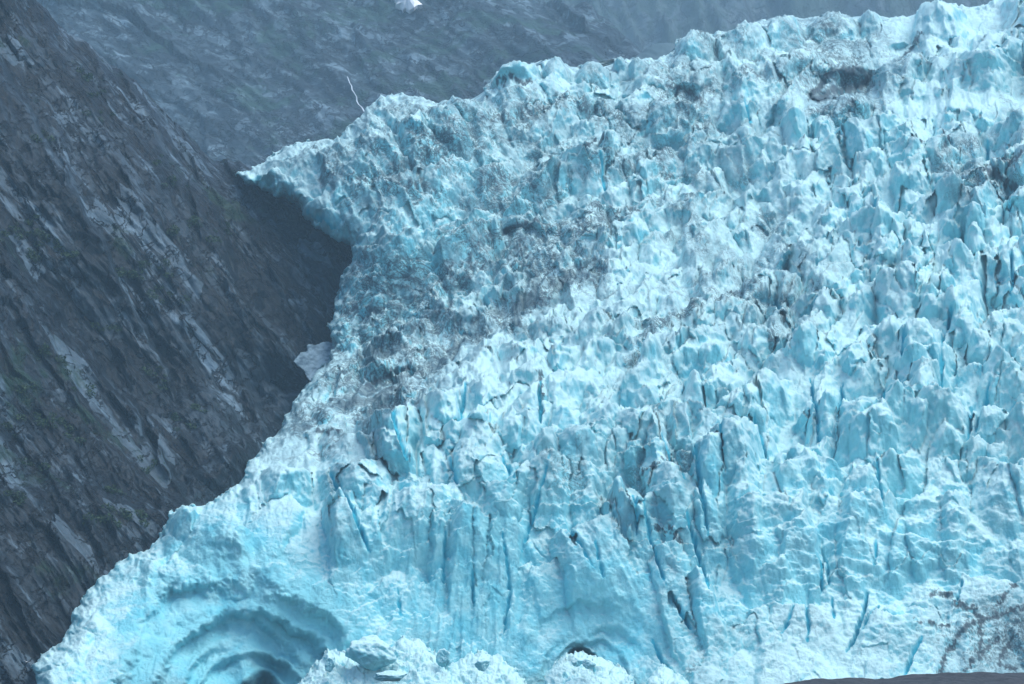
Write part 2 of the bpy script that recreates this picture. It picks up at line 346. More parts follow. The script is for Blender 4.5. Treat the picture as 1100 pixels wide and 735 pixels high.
# scattered smaller seracs between the placed ones
SIZE = g.shep([(400,330,10),(450,400,9),(350,440,9),(520,300,12),(600,260,12),(700,260,12),(800,240,15),(900,230,22),(1000,200,30),(1080,280,32),(900,300,26),(1000,350,32),(820,330,24),(740,330,18),(640,320,17),(560,350,14),
    (700,420,26),(800,430,34),(950,430,38),(1080,430,40),(600,440,26),(500,450,28),(400,480,28),(320,520,24),(450,560,26),(560,540,22),(640,560,22),(720,560,28),(800,560,40),(950,600,44),(1080,600,40),(250,600,22),(120,660,20),
    (450,150,24),(380,170,20),(300,180,20),(500,200,22),(400,220,18),(560,130,20),(640,140,20),(740,90,22),(700,200,20),(850,60,22),(950,60,24),(1080,60,34),(1000,100,26),(880,130,24),(1050,150,30),(600,660,24),(500,680,26),(900,700,30)])
AMP = g.shep([(400,330,.35),(450,400,.3),(350,440,.3),(520,300,.35),(600,260,.55),(700,260,.4),(760,250,.25),(800,240,.3),(860,240,.3),(900,230,.7),(1000,200,.75),(1080,280,1),(900,300,.7),(1000,350,1.1),(820,300,.45),(820,340,.9),(740,330,.5),(700,300,.3),(640,320,.4),(560,350,.35),(620,380,.3),(560,400,.3),
    (700,420,.9),(800,430,1.1),(950,430,1.1),(1080,430,.9),(600,440,.7),(500,450,.45),(400,480,.25),(320,520,.15),(450,560,.25),(560,540,.4),(640,560,.4),(720,560,.6),(800,560,.35),(950,600,.16),(1080,600,.2),(250,560,.12),(250,600,.08),(120,660,.10),(200,650,.06),(180,600,.12),(300,580,.1),(380,600,.12),
    (450,150,.12),(380,170,.12),(300,180,.12),(450,220,.12),(500,190,.3),(400,220,.1),(360,240,.12),(560,130,.35),(640,140,.4),(740,90,.35),(700,200,.6),(850,60,.25),(950,60,.3),(1080,60,.5),(1000,100,.25),(880,130,.3),(1050,150,.6),(600,660,.06),(650,640,.06),(500,640,.12),(900,700,.2),(300,650,.06)], 38)
up_ = (1 - sstep(430, 500, g.Y)) * sstep(440, 560, g.X) * sstep(90, 160, g.Y)
AMP = AMP * (1 - .2 * up_) + .28 * up_ * (1 - sstep(.6, 1.0, AMP))
TINT = np.zeros(g.shape, f32)
rs = random.Random(4)
cells = []
yy = -60.0
while yy < 780:
    xx = -30.0 + rs.uniform(0, 10)
    rowh = 9
    while xx < 1355:
        if samp(sd, xx, yy) > 4:
            s_ = samp(SIZE, xx, yy) * 1.3
            if rs.random() < min(1, 9 * 9 * 2.2 / (s_ * s_)):
                cells.append((xx + rs.uniform(-5, 5), yy + rs.uniform(-5, 5), s_))
        xx += 9
    yy += rowh
for _ in range(480):
    x = rs.uniform(380, 1350); y = rs.uniform(-10, 560)
    if samp(sd, x, y) < 22 or (x < 560 and y < 250): continue
    a_ = samp(AMP, x, y); sc_ = max(.5, min(1.25, samp(SIZE, x, y) / 24))
    if y < 430 and x < 930: w = rs.uniform(46, 92) * sc_; L = w * rs.uniform(.35, .75); lean = rs.gauss(-.45, .2); k_ = .5
    else: w = rs.uniform(44, 84) * sc_; L = w * rs.uniform(.6, 1.2); lean = rs.gauss(-.15, .3); k_ = .55
    shard(x, y, w, L, lean, rs.choice((.2, .5, .8, 1)), rs.uniform(.28, .42) * min(1, a_ + .25), 0, rs, k_)
HB = H.copy(); TB = np.maximum(TD, .6 * TM); H = np.zeros_like(H); TD = np.zeros_like(H); TM = np.zeros_like(H)
for (x, y, s_) in cells:
    a_ = samp(AMP, x, y)
    w = min(s_ * math.exp(rs.gauss(-.15, .42)), 52); L = min(w * rs.uniform(.6, 2.1), 66)
    lean = rs.gauss(-.12, .36)
    tr_ = 330 < x < 800 and 215 < y < 445 and y < 560 - .35 * x + 130
    if not tr_ and y < 440 and 330 < x < 960 and y > 150 and rs.random() < .5: lean = rs.gauss(-.5, .25); w = min(w * 1.25, 55); L = min(L, w * .9)
    if tr_: w *= 1.35; L = w * rs.uniform(.4, .9); lean = rs.gauss(-.5, .25); a_ = max(a_, .75)
    shard(x, y, w, L, lean, rs.choice((0, .2, .3, .5, .8)), rs.uniform(.35, .72) * min(1.05, a_) , 0, rs, .12 + .58 * min(1, a_))
for (ax, ay, w, L, lean, flat, hf) in [(965,508,90,50,.2,.5,.22),(860,545,110,45,.1,.7,.2),(1050,515,120,60,.2,.5,.22),(800,588,90,45,-.1,.7,.2),(905,608,100,50,.1,.8,.2),(1000,585,110,60,.15,.6,.2),(1075,625,100,60,.1,.5,.2),(860,652,90,50,0,.7,.2),(960,662,90,55,.1,.6,.2),
    (640,560,120,150,-.35,.2,.12),(520,560,90,120,.1,.3,.12),(455,520,70,90,.1,.4,.2),(380,470,80,70,.1,.5,.2),(430,200,120,70,-.3,.3,.2),(380,180,80,60,-.2,.4,.25),(320,175,70,40,.1,.5,.25),(580,120,90,50,-.1,.4,.25),(860,60,90,50,-.2,.4,.25),(1000,90,80,50,.1,.5,.3),
    (240,560,80,60,.3,.5,.2),(440,134,50,86,-.6,.1,.32),(478,124,46,90,-.6,.2,.3),(512,128,52,80,-.55,.2,.3),(400,150,54,76,-.45,.2,.3),(362,165,54,56,-.35,.3,.3),(322,166,56,46,-.2,.4,.3),(292,184,40,40,-.5,.3,.3),(470,186,64,62,-.45,.3,.3),(522,182,54,56,-.3,.3,.35),(380,214,56,56,-.5,.3,.3),(560,96,64,60,-.3,.3,.3),(600,118,60,50,-.3,.3,.3),
    (340,215,50,44,-.6,.3,.3),(420,235,60,50,-.3,.3,.3),(668,530,58,150,-.45,.3,.14),(700,475,50,150,-.28,.3,.16),(712,590,60,120,-.4,.4,.14),(748,610,34,120,-.3,.2,.22),(762,480,44,150,.02,.3,.22),(800,500,50,120,.08,.3,.2),(590,500,60,100,.1,.3,.2),(545,520,50,140,.12,.3,.18),(500,540,44,130,.0,.3,.16),
    (600,280,60,40,.5,.4,.3),(660,290,50,34,.4,.4,.3),(480,330,60,40,.6,.3,.3),(430,370,60,40,.7,.3,.3),(520,300,50,36,.6,.3,.3),(400,300,50,46,.4,.3,.3),(390,270,50,40,.2,.4,.3),(420,420,80,30,.1,.6,.3),(520,420,80,34,0,.6,.3)]:
    shard(ax, ay, w, L, lean, flat, hf, 0, rs, .45)
for k, (ax, ay, w, L, lean, flat, hf) in enumerate(SER):
    shard(ax, ay, w, L, lean, flat, hf, k + 1, rs)
H *= sstep(-2, 9, sd)
edge_ = sstep(-2, 9, sd); HS = (H / np.maximum(edge_, 1e-3) * (1 - .25 * (HB > 4)) + HB) * edge_; H = np.zeros_like(H); TD = (np.maximum(TD, .6 * TM) * (1 - .25 * (HB > 4)) + TB) * edge_

# -- broken texture at three scales
c1, gap1, i1 = chunks(WX / 21, WY / 15, 3, 1.3, .8); c2, gap2, i2 = chunks(WX / 8.5, WY / 6.5, 8, 1.3, .9); c3, gap3, i3 = chunks(WX / 3.6, WY / 3.2, 14, 1.2, .9)
am = np.clip(AMP, .12, 1.1) * np.where(ID > 0, .45, 1)
fu0 = np.clip(np.exp(-(((g.X - 420) / 130) ** 2 + ((g.Y - 180) / 90) ** 2) ** 2), 0, 1); am = am * (1 - .5 * fu0)
H += am * (3.6 * c1 + 1.3 * c2) + (.5 + .5 * am) * .38 * c3 * (1 - .5 * fu0)
H -= am * (1.6 * (1 - sstep(0, .10, gap1)) + .6 * (1 - sstep(0, .12, gap2)))
H += 1.2 * fbm(g.X / 26, g.Y / 26, 60, 4, .5) * (1 + am) + (.6 + am) * .45 * ridged(WX / 14, WY / 12, 66, 4, .5)
H += .25 * fbm(g.X / 4, g.Y / 4, 71, 2, .6)
# long flutes on the smooth steep faces
def blob(x, y, rx, ry): return np.exp(-(((g.X - x) / rx) ** 2 + ((g.Y - y) / ry) ** 2) ** 1.5)
fl = blob(510, 640, 70, 90) + .7 * blob(430, 570, 60, 60)
H += fl * 5.5 * ridged((g.X + .15 * g.Y) / 17, g.Y / 90, 80, 4, .5)
fc = blob(640, 610, 70, 95)
H += fc * 3.0 * ridged((g.X - .55 * g.Y) / 22, (g.Y + .4 * g.X) / 85, 83, 4, .5)
fu = blob(430, 185, 110, 85) + .6 * blob(570, 120, 60, 50) + .5 * blob(780, 80, 90, 45)
H += fu * 10.0 * ridged((g.X - .55 * g.Y + 3.5 * wx) / 62, (g.Y + .5 * g.X) / 110, 84, 3, .5) + fu * 6.0 * ridged((g.X - .5 * g.Y + 1.5 * wx) / 24, (g.Y + .5 * g.X) / 60, 86, 4, .55)
fb = blob(930, 620, 190, 90)
H += fb * 3.0 * ridged((g.X + 1.0 * g.Y) / 60, (g.Y - .25 * g.X) / 19, 89, 4, .55)
fd = blob(430, 340, 90, 90) + blob(580, 290, 80, 45)
H += fd * 2.5 * ridged((g.X + .9 * g.Y) / 13, (g.Y - .8 * g.X) / 40, 93, 4, .55)

fe = sstep(215, 260, g.Y) * (1 - sstep(400, 450, g.Y)) * sstep(330, 420, g.X) * (1 - sstep(780, 900, g.X)) * np.clip(1.2 - AMP, 0, 1)
H += fe * (1.5 * ridged((g.X + 1.6 * g.Y + 2 * wx) / 22, (g.Y - .6 * g.X) / 60, 96, 4, .6) + .6 * c2)
ff = (1 - AMP).clip(0, 1)
H += .5 * c3 + ff * .5 * c2 * (1 - .7 * fu0)
# -- crevasses: polyline, half width px, depth px
CRV = [([(810,469),(814,476),(820,492),(827,513)],1.6,16),([(711,487),(720,505),(735,538)],1.3,12),([(746,494),(749,520),(752,548),(761,592)],2.2,18),([(738,571),(745,595),(753,618),(764,655)],2.4,16),([(722,649),(731,665),(742,682)],1.6,12),
 ([(940,520),(944,543),(950,568)],1.1,10),([(941,594),(941,607),(939,621)],.9,8),([(933,638),(928,662),(921,683),(909,703)],1.7,14),([(944,655),(935,666),(925,682)],1.1,10),([(881,616),(883,630),(882,645)],.9,8),([(889,612),(890,635)],.8,8),([(894,650),(896,672)],.8,7),
 ([(853,657),(848,672),(841,686)],1,8),([(865,655),(868,675),(867,694)],.9,8),([(990,691),(981,706),(972,727)],1.2,9),([(1034,631),(1028,655)],.9,8),([(1012,412),(1012,432),(1010,450)],1.4,14),([(1086,303),(1088,322),(1086,342)],1.8,14),([(1022,364),(1018,380),(1011,397)],1.6,14),([(950,434),(949,450),(945,468)],1.6,14),
 ([(420,466),(428,485),(439,507)],2.2,13),([(355,518),(368,543),(382,573),(398,600)],3.0,15),([(484,507),(492,533)],1.2,10),([(680,550),(684,572),(684,592)],1.6,14),([(538,500),(552,532)],1.2,10),([(428,640),(430,665)],.8,6),([(507,628),(509,660)],.9,7),([(478,590),(476,640)],1.1,8),
 ([(580,430),(581,466)],1.4,12),([(500,430),(492,470)],1.6,12),([(1061,158),(1060,184)],1.4,12),([(940,235),(938,258)],2.6,14),([(1083,240),(1086,262)],1.6,12),([(771,478),(775,505)],1.0,9),([(690,560),(700,600),(715,640)],1.2,9),([(610,580),(640,625)],.9,7),([(700,690),(712,712),(730,735)],1.6,10),([(640,600),(649,635)],.9,7),
 ([(870,420),(878,470),(880,500)],1.3,12),([(905,430),(900,470)],1.2,12),([(975,370),(968,420)],1.3,12),([(1045,460),(1040,500)],1.1,10),([(330,236),(360,252)],1,6),([(645,190),(650,215)],1.6,12),([(832,330),(838,352)],1.2,10),([(800,120),(806,140)],1,8),
 ([(590,520),(575,560),(560,600)],1.0,8),([(540,590),(548,640),(540,690)],1.0,8),([(1064,440),(1052,470),(1048,492)],1.0,9)]
BLUE = np.zeros(g.shape, f32)
for pts, hw, dep in CRV:
    r = polyline_dist(g, pts, 10)
    if not r: continue
    sl, d, T = r; d = d + 1.5 * fbm(g.X[sl] / 7, g.Y[sl] / 7, 120, 3)
    tap = np.clip(np.minimum(T, 1 - T) * 5 + .15, 0, 1); w_ = hw * .8 * tap
    H[sl] -= dep * .7 * (1 - sstep(w_ * .5, w_ + 1.8, d)) * tap
    BLUE[sl] = np.maximum(BLUE[sl], (1 - sstep(w_ * .8, w_ + 1.6, d)))
# fresh blue faces scattered through the broken ice
BLUE = np.maximum(BLUE, .45 * sstep(.35, .8, fbm(g.X / 30, g.Y / 24, 130, 3)) * sstep(.1, .5, ridged(WX / 9, WY / 14, 133, 2) - 1.0))

# -- the big arch at the lower left and the small cave
def arch(cx, cy, rx, ry, rings, seed):
    dz = np.zeros(g.shape, f32); hh = np.zeros(g.shape, f32)
    n1 = fbm(g.X / 60, g.Y / 60, seed, 3); n2 = fbm(g.X / 16, g.Y / 16, seed + 3, 4); first = None
    for k, (ox, oy, fx, fy, rot, soft, dep, lip) in enumerate(rings):
        X = g.X - cx - ox; Y = g.Y - cy - oy; c, s_ = math.cos(rot), math.sin(rot)
        x = (X * c + Y * s_) / (rx * fx); y = (-X * s_ + Y * c) / (ry * fy); th = np.arctan2(y, x)
        r = np.sqrt(x * x + y * y) * (1 + .07 * fbm(th * 1.3 + 5, th * 0 + k, seed + 7 * k, 3)) + .06 * n1 + .034 * n2 + .012 * fbm(g.X / 6, g.Y / 6, seed + 5, 2)
        if k == 0: first = r
        am_ = np.clip(.75 + .9 * perlin(th * 1.1 + 3, th * 0 + k * 3.1, seed + 40 + k), .12, 1.5) if 0 < k < len(rings) - 1 else 1
        w = soft * (1 + .8 * perlin(th * 1.7, th * 0, seed + 60 + k))
        saw = 0 if (k in (0, len(rings) - 1)) else .55
        dz += dep * am_ * ((1 - sstep(1 - w, 1.0, r)) - saw * (1 - np.clip((r - .55) / .42, 0, 1)) * (r < 1.2)); hh += lip * am_ * np.exp(-((r - 1.02) / .045) ** 2); last = r
    return first, last, dz, hh
r1, r1c, dz1, hl1 = arch(247, 762, 150, 164, [(0, 0, 1, 1, 0, .6, 6, .5), (6, -4, .88, .90, .08, .16, 5, 1.2), (-20, 10, .80, .66, -.32, .12, 5, 2.0), (22, 0, .70, .64, .24, .12, 7, 2.2), (8, 8, .50, .46, -.1, .14, 5, 1.6), (24, 2, .40, .36, .2, .10, 5, 2.0), (34, 0, .19, .24, 0, .4, 14, 1)], 140)
r2, r2c, dz2, hl2 = arch(626, 735, 108, 128, [(0, 0, 1, 1, .3, .7, 1.5, 0), (16, 4, .84, .66, .5, .12, 1.2, .7), (22, 8, .66, .5, .5, .10, 1.6, .9), (6, 4, .42, .40, .3, .1, 2.4, 1.0), (-2, 0, .23, .30, 0, .2, 30, .8)], 150)
for xs, ys, A_, fl_ in [([340,400,480,560,640,740,860], [440,388,350,304,266,232,206], 13, 26), ([283,340,420,500,600,700,820], [487,470,440,425,402,356,334], 11, 30), ([390,470,530,600,700], [272,262,240,196,166], 13, 24),
                  ([820,900,960,1060,1180], [356,326,296,256,230], 13, 34), ([900,980,1050,1100,1250], [268,246,218,204,190], 12, 26), ([560,640,740,860], [412,392,380,372], 10, 30), ([720,800,880,960,1060], [190,176,164,150,146], 11, 24), ([900,980,1080,1200], [470,440,418,400], 12, 34)]:
    t_ = g.Y - np.interp(g.X, xs, ys) + 9 * fbm(g.X / 38, g.Y / 38, 210, 4) + .8 * wx
    m_ = sstep(xs[0], xs[0] + 40, g.X) * (1 - sstep(xs[-1] - 50, xs[-1], g.X)) * (.55 + .6 * np.clip(fbm(g.X / 60, g.Y / 60, 215, 2) + .5, 0, 1.3))
    h_ = (A_ * m_ * sstep(-4, 1.5, t_) * np.exp(-np.clip(t_, 0, None) / fl_) * edge_).astype(f32); HS = HS + h_; TD = TD + 1.6 * h_
cut = (1 - .85 * (1 - sstep(.9, 1.1, r1))) * (1 - .8 * (1 - sstep(.3, .9, r2))); HS = HS * cut; TD = TD * cut
calm = 1 - .72 * (1 - sstep(.9, 1.08, r1)) - .2 * (1 - sstep(.6, 1.05, r2)) * 1
H = H * calm + hl1 + hl2
D = D + dz1 + dz2
H += (1 - sstep(.85, 1.0, r1)) * 1.6 * ridged(r1 * 8 + .5 * fbm(g.X / 30, g.Y / 30, 161), np.arctan2(g.Y - 762, g.X - 247) * 1.3, 160, 3) + (1 - sstep(.9, 1.0, r2)) * .9 * ridged(r2 * 7, np.arctan2(g.Y - 735, g.X - 626) * 1.5, 163, 3)

# -- hollow under the shelf and other dark places
for (x, y, rx, ry, dep) in [(905, 98, 30, 9, 9), (735, 112, 13, 6, 5), (972, 58, 18, 6, 9), (430, 418, 34, 10, 10), (560, 262, 28, 6, 7), (545, 102, 16, 6, 6)]:
    D += dep * blob(x, y, rx, ry)

DIRT = .9 * g.shep([(430,330,.85),(460,360,1),(400,440,1),(430,418,1),(350,460,.6),(560,270,.9),(600,300,.8),(640,250,.5),(480,180,.75),(400,170,.6),(440,250,.55),(340,240,.5),(300,180,.45),(530,230,.85),(560,150,.7),(600,110,.5),(650,120,.65),(740,110,.85),(720,170,.6),
    (900,100,1),(960,80,.7),(860,90,.7),(780,90,.6),(800,130,.55),(1060,180,.55),(1050,205,.8),(860,160,.2),(800,260,.5),(720,320,.55),(760,350,.55),(850,340,.6),(820,310,.7),(690,300,.45),(1075,700,.8),(1090,660,.6),(1020,690,.4),(970,630,.05),(1060,600,.05),(1080,500,.25),(900,600,.05),
    (900,450,.1),(1000,300,.15),(700,520,.5),(620,530,.5),(560,460,.2),(700,600,.5),(500,530,.35),(300,650,.05),(150,630,.2),(240,620,.05),(280,560,.15),(450,480,.12),(600,420,.05),(520,420,.1),(500,620,.1),(420,600,.05),(620,650,.3),(900,700,.2),(780,420,.35),(600,360,.4),(520,350,.5),(1000,30,.3),(1000,130,.15),
    (900,400,.15),(1000,450,.15),(830,560,.1),(1000,550,.08),(950,500,.08),(780,620,.2),(1080,300,.1),(920,230,.15)], 32)
for pts, w_, v_ in [([(322,462),(380,436),(430,416),(500,372),(560,335),(640,300)], 13, 1.0), ([(370,345),(430,350),(490,312),(545,275),(600,255),(680,240)], 13, .95), ([(380,400),(430,372),(480,350)], 10, .9), ([(350,200),(430,225),(520,238)], 10, .8), ([(520,150),(600,128),(700,135),(760,112)], 10, .85), ([(430,150),(480,210)], 8, .7),
                    ([(820,318),(770,345),(720,350),(680,400)], 8, .8), ([(600,215),(650,200),(720,180)], 8, .7), ([(850,345),(830,380)], 6, .7)]:
    sl, d, T = polyline_dist(g, pts, 60); d = d + 9 * fbm(g.X[sl] / 22, g.Y[sl] / 22, 175, 4)
    DIRT[sl] = np.maximum(DIRT[sl] * 1.0, v_ * (1 - sstep(w_ * .4, w_ * 1.7, d)))
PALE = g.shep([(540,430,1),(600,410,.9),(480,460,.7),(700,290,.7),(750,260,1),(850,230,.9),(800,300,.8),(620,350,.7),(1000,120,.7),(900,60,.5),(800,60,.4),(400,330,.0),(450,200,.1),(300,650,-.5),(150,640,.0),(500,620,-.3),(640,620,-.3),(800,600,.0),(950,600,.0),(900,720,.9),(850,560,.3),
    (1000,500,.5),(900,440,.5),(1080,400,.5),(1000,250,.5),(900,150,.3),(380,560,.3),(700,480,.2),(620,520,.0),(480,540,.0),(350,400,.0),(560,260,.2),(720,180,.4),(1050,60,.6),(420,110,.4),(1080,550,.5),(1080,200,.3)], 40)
PALE = PALE + .45 * sstep(420, 620, g.X) * (1 - sstep(440, 620, g.Y)) - .7 * blob(220, 620, 170, 110) - 1.3 * (1 - sstep(.75, 1.08, r1)) - .6 * (1 - sstep(.5, 1.2, r2))  # inside the big arch, its shade is painted in as darker, bluer ice
SOOT = np.zeros(g.shape, f32)
for pts, w_ in [([(1001,646),(1015,645),(1027,656),(1045,662),(1056,672),(1070,668),(1100,662)],2.6),([(1056,672),(1042,678),(1028,690),(1015,708),(1010,725)],2.2),([(1070,690),(1056,702),(1042,716),(1036,728)],1.8),([(1050,668),(1054,690),(1050,710)],2.0),
                ([(1090,690),(1078,700),(1072,714),(1090,720)],2.2),([(1090,640),(1075,655),(1066,670)],1.4),([(1020,676),(1002,678),(985,676)],.8),([(1012,152),(1014,160),(1015,188)],1.6),([(1019,170),(1020,184)],1.2),([(980,170),(990,184)],1.0),
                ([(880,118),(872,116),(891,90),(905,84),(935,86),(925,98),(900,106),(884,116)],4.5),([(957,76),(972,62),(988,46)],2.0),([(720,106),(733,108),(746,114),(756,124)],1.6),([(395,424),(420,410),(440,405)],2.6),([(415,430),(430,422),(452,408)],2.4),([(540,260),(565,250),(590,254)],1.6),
                ([(335,470),(350,478),(372,480)],1.2),([(620,176),(640,168),(652,180)],1.2),([(534,100),(556,104),(575,106)],1.4),([(1062,205),(1080,208),(1096,214)],2.4),([(1058,214),(1072,222),(1090,230)],2.0),([(580,420),(582,455)],1.2),([(690,520),(712,514),(728,528)],1.2),([(700,590),(720,585),(732,600)],1.2)]:
    r = polyline_dist(g, pts, 14)
    sl, d, T = r; d = d + 3.2 * fbm(g.X[sl] / 6, g.Y[sl] / 6, 170, 5, .7)
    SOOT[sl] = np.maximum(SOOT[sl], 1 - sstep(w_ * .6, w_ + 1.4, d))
net = np.abs(fbm(WX / 26, WY / 26, 190, 5, .62) + 0.0); net2 = np.abs(fbm((g.X + g.Y) / 30, (g.Y - .4 * g.X) / 16, 193, 5, .62))
SOOT = np.maximum(SOOT, blob(1070, 692, 62, 36) * np.maximum(1 - sstep(.03, .11, net), 1 - sstep(.03, .10, net2)))
SOOT = np.maximum(SOOT, .9 * sstep(.4, .75, DIRT) * (1 - sstep(.012, .055, net)))
n3 = np.abs(fbm((g.X - .5 * g.Y + wx) / 15, (g.Y + .5 * g.X) / 60, 196, 5, .6)); n4 = np.abs(fbm((g.X + .8 * g.Y + wx) / 17, (g.Y - .6 * g.X) / 44, 198, 5, .62))
SOOT = np.maximum(SOOT, .9 * np.clip(fu, 0, 1) * (1 - sstep(.012, .06, n3)) * sstep(-.3, .3, fbm(g.X / 40, g.Y / 40, 199, 3)))
SOOT = np.maximum(SOOT, .85 * fe * (1 - sstep(.01, .06, n4)) * sstep(-.1, .4, fbm(g.X / 50, g.Y / 30, 201, 3)))
HT = HS + H
def blur(F, r):
    for ax_ in (0, 1):
        c_ = np.cumsum(F, ax_, dtype=np.float64); n_ = F.shape[ax_]
        i1_ = np.clip(np.arange(n_) + r, 0, n_ - 1); i0_ = np.clip(np.arange(n_) - r, 0, n_ - 1)
        F = (np.take(c_, i1_, ax_) - np.take(c_, i0_, ax_)) / np.expand_dims(i1_ - i0_, 1 - ax_)
    return F.astype(f32)
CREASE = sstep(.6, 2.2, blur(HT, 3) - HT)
LAT = 1.0 * fbm(g.X / 9, g.Y / 9, 180, 3) * (.4 + am)
# outside of the outline the surface turns back into the mountain
outm = np.clip(-sd, 0, None)
PX = np.where(sd < 0, g.qx, g.X); PY = np.where(sd < 0, g.qy, g.Y)
Dd = D + outm * 5.0 + outm ** 2 * .05
fade = np.clip(1 - outm / 14, 0, 1)
D2 = Dd - (TD + H * .5) * fade * Dd * K
W = sheet_world(g, PX, PY, D2, (HS + H) * (.4 + .6 * fade), LAT * fade, .85, 0)
keep = (sd > -26)
def one_piece(idm):               # keep every serac one connected piece
    for k in range(1, len(SER) + 1):
        js, is_ = np.nonzero(idm == k)
        if len(js) < 40: idm[idm == k] = 0; continue
        j0, j1, i0, i1 = js.min(), js.max() + 1, is_.min(), is_.max() + 1
        m = np.pad(idm[j0:j1, i0:i1] == k, 1); left = m.copy(); best = None; bn = 0
        while left.any():
            a_, b_ = np.argwhere(left)[0]; c_ = np.zeros_like(m); c_[a_, b_] = True
            while True:
                n_ = c_.copy(); n_[1:] |= c_[:-1]; n_[:-1] |= c_[1:]; n_[:, 1:] |= c_[:, :-1]; n_[:, :-1] |= c_[:, 1:]; n_ &= m
                if (n_ == c_).all(): break
                c_ = n_
            left &= ~c_; q_ = int(c_.sum())
            if q_ > bn: bn = q_; best = c_
            if bn > m.sum() / 2: break
        w_ = idm[j0:j1, i0:i1]; w_[(w_ == k) & ~best[1:-1, 1:-1]] = 0
one_piece(ID)
lab = np.where(ID > 0, ID + 10, 0); lab = np.where((r1 < 1.0) & (ID == 0), 1, lab); lab = np.where(r1 < 1.0, 1, lab); lab = np.where(r2c < 1.15, 2, lab)
G0 = at(620, 735, 780); G0.z = 0
glacier = bpy.data.objects.new('glacier', None); COL.objects.link(glacier); glacier.location = G0; glacier.empty_display_size = 20
tag(glacier, 'huge pale blue glacier tongue tumbling down between dark rock walls, broken into seracs', 'glacier')
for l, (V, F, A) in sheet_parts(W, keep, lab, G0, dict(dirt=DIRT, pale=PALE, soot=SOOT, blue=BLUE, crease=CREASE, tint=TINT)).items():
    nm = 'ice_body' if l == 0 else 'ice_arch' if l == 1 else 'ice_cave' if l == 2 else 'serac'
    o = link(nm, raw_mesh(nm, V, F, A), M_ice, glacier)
    if nm == 'ice_arch': o['label'] = 'deep blue layered ice arch with stepped overhanging rims'
    if nm == 'ice_cave': o['label'] = 'small dark cave mouth at the foot of the ice'
print('glacier', g.shape, len(cells))

# ------------------------------------------------------------------ dark rock wall on the left
def rock_sheet(name, grid, poly, depth_pts, steps, amp, ang, scl, mat, roll=60, back=6.0, dm=30, seed=200, rib=None):
    q = grid.sdist(poly, 2.0, 16, seed); Dp = grid.tps(depth_pts)
    if rib is not None: Dp = Dp + rib(grid)
    e = np.clip(1 - q / roll, 0, 1); Dp = Dp + dm * (1 - np.sqrt(np.clip(1 - e * e, 0, 1)))
    c, s = math.cos(ang), math.sin(ang)
    a = grid.X * c + grid.Y * s + 10 * fbm(grid.X / 35, grid.Y / 35, seed + 40, 3); b = -grid.X * s + grid.Y * c      # a runs down the streaks
    wv = 9 * fbm(grid.X / 120, grid.Y / 120, seed + 1, 2) + 1.5 * fbm(grid.X / 14, grid.Y / 14, seed + 30, 2)
    a2 = a; b2 = b + wv
    h = amp * (5.5 * ridged(b2 / (55 * scl), a2 / (230 * scl), seed + 2, 3, .5) + 1.5 * ridged(b2 / (15 * scl), a2 / (70 * scl), seed + 5, 4, .55) + .8 * fbm(b2 / (6 * scl), a2 / (22 * scl), seed + 9, 3, .6))
    c1, gp, _ = chunks(b2 / (30 * scl), a2 / (150 * scl), seed + 12, 1.4, .9); h += amp * 4.2 * c1
    c2, gp, _ = chunks(b2 / (10 * scl), a2 / (44 * scl), seed + 14, 1.4, .9); h += amp * 1.3 * c2
    out = np.clip(-q, 0, None)
    X = np.where(q < 0, grid.qx, grid.X); Y = np.where(q < 0, grid.qy, grid.Y)
    Wd = sheet_world(grid, X, Y, Dp + out * back, h * np.clip(1 - out / 20, 0, 1), 0, .55, .8)
    V, F, A = sheet_parts(Wd, q > -40, np.zeros(grid.shape, int), (0, 0, 0), {})[0]
    o = link(name, raw_mesh(name, V, F, A), mat); tag(o, kind='structure')
    return o, Wd
gr = Grid(-300, 440, -70, 860, 1.3)
CLIFF = [(-360, -120), (0, -60), (20, -25), (36, 0), (43, 14), (51, 24), (66, 40), (77, 50), (95, 58), (110, 70), (129, 85), (147, 90), (165, 110), (182, 128), (198, 146), (210, 156), (220, 168), (236, 182), (256, 187), (275, 190), (300, 193),
         (340, 200), (380, 210), (430, 240), (480, 300), (520, 470), (500, 700), (440, 980), (-360, 980)]
def rib(q):
    cr = np.interp(q.Y, [-70, 0, 37, 92, 147, 202, 270, 307, 333, 370, 395, 420, 900], [-20, 22, 44, 92, 140, 172, 226, 252, 270, 300, 322, 334, 400])
    s = q.X - cr + 6 * fbm(q.X / 30, q.Y / 30, 240, 3)
    r = 12 * (1 - np.exp(-np.clip(s, 0, None) / 40)) * np.exp(-np.clip(s, 0, None) / 160) * sstep(20, 160, q.Y)
    r += 30 * (1 - sstep(0, 30, np.abs(s - 30))) * 0
    for xs, ys, a, w in [([-140, 0, 60, 140, 250], [150, 250, 330, 430, 620], 26, 18), ([0, 60, 120, 190], [60, 170, 280, 420], 18, 14)]:
        t = q.Y - np.interp(q.X, xs, ys) + 10 * fbm(q.X / 35, q.Y / 35, 244, 3); r += a * (1 - sstep(0, w, t)) * sstep(-160, -10, t)
    # the notch between the two lower spurs, and ledges near the foot
    t = q.Y - np.interp(q.X, [-140, 0, 80, 180, 300], [560, 520, 500, 540, 430]) + 12 * fbm(q.X / 40, q.Y / 40, 248, 3); r -= 14 * sstep(0, 30, t)
    return r.astype(f32)
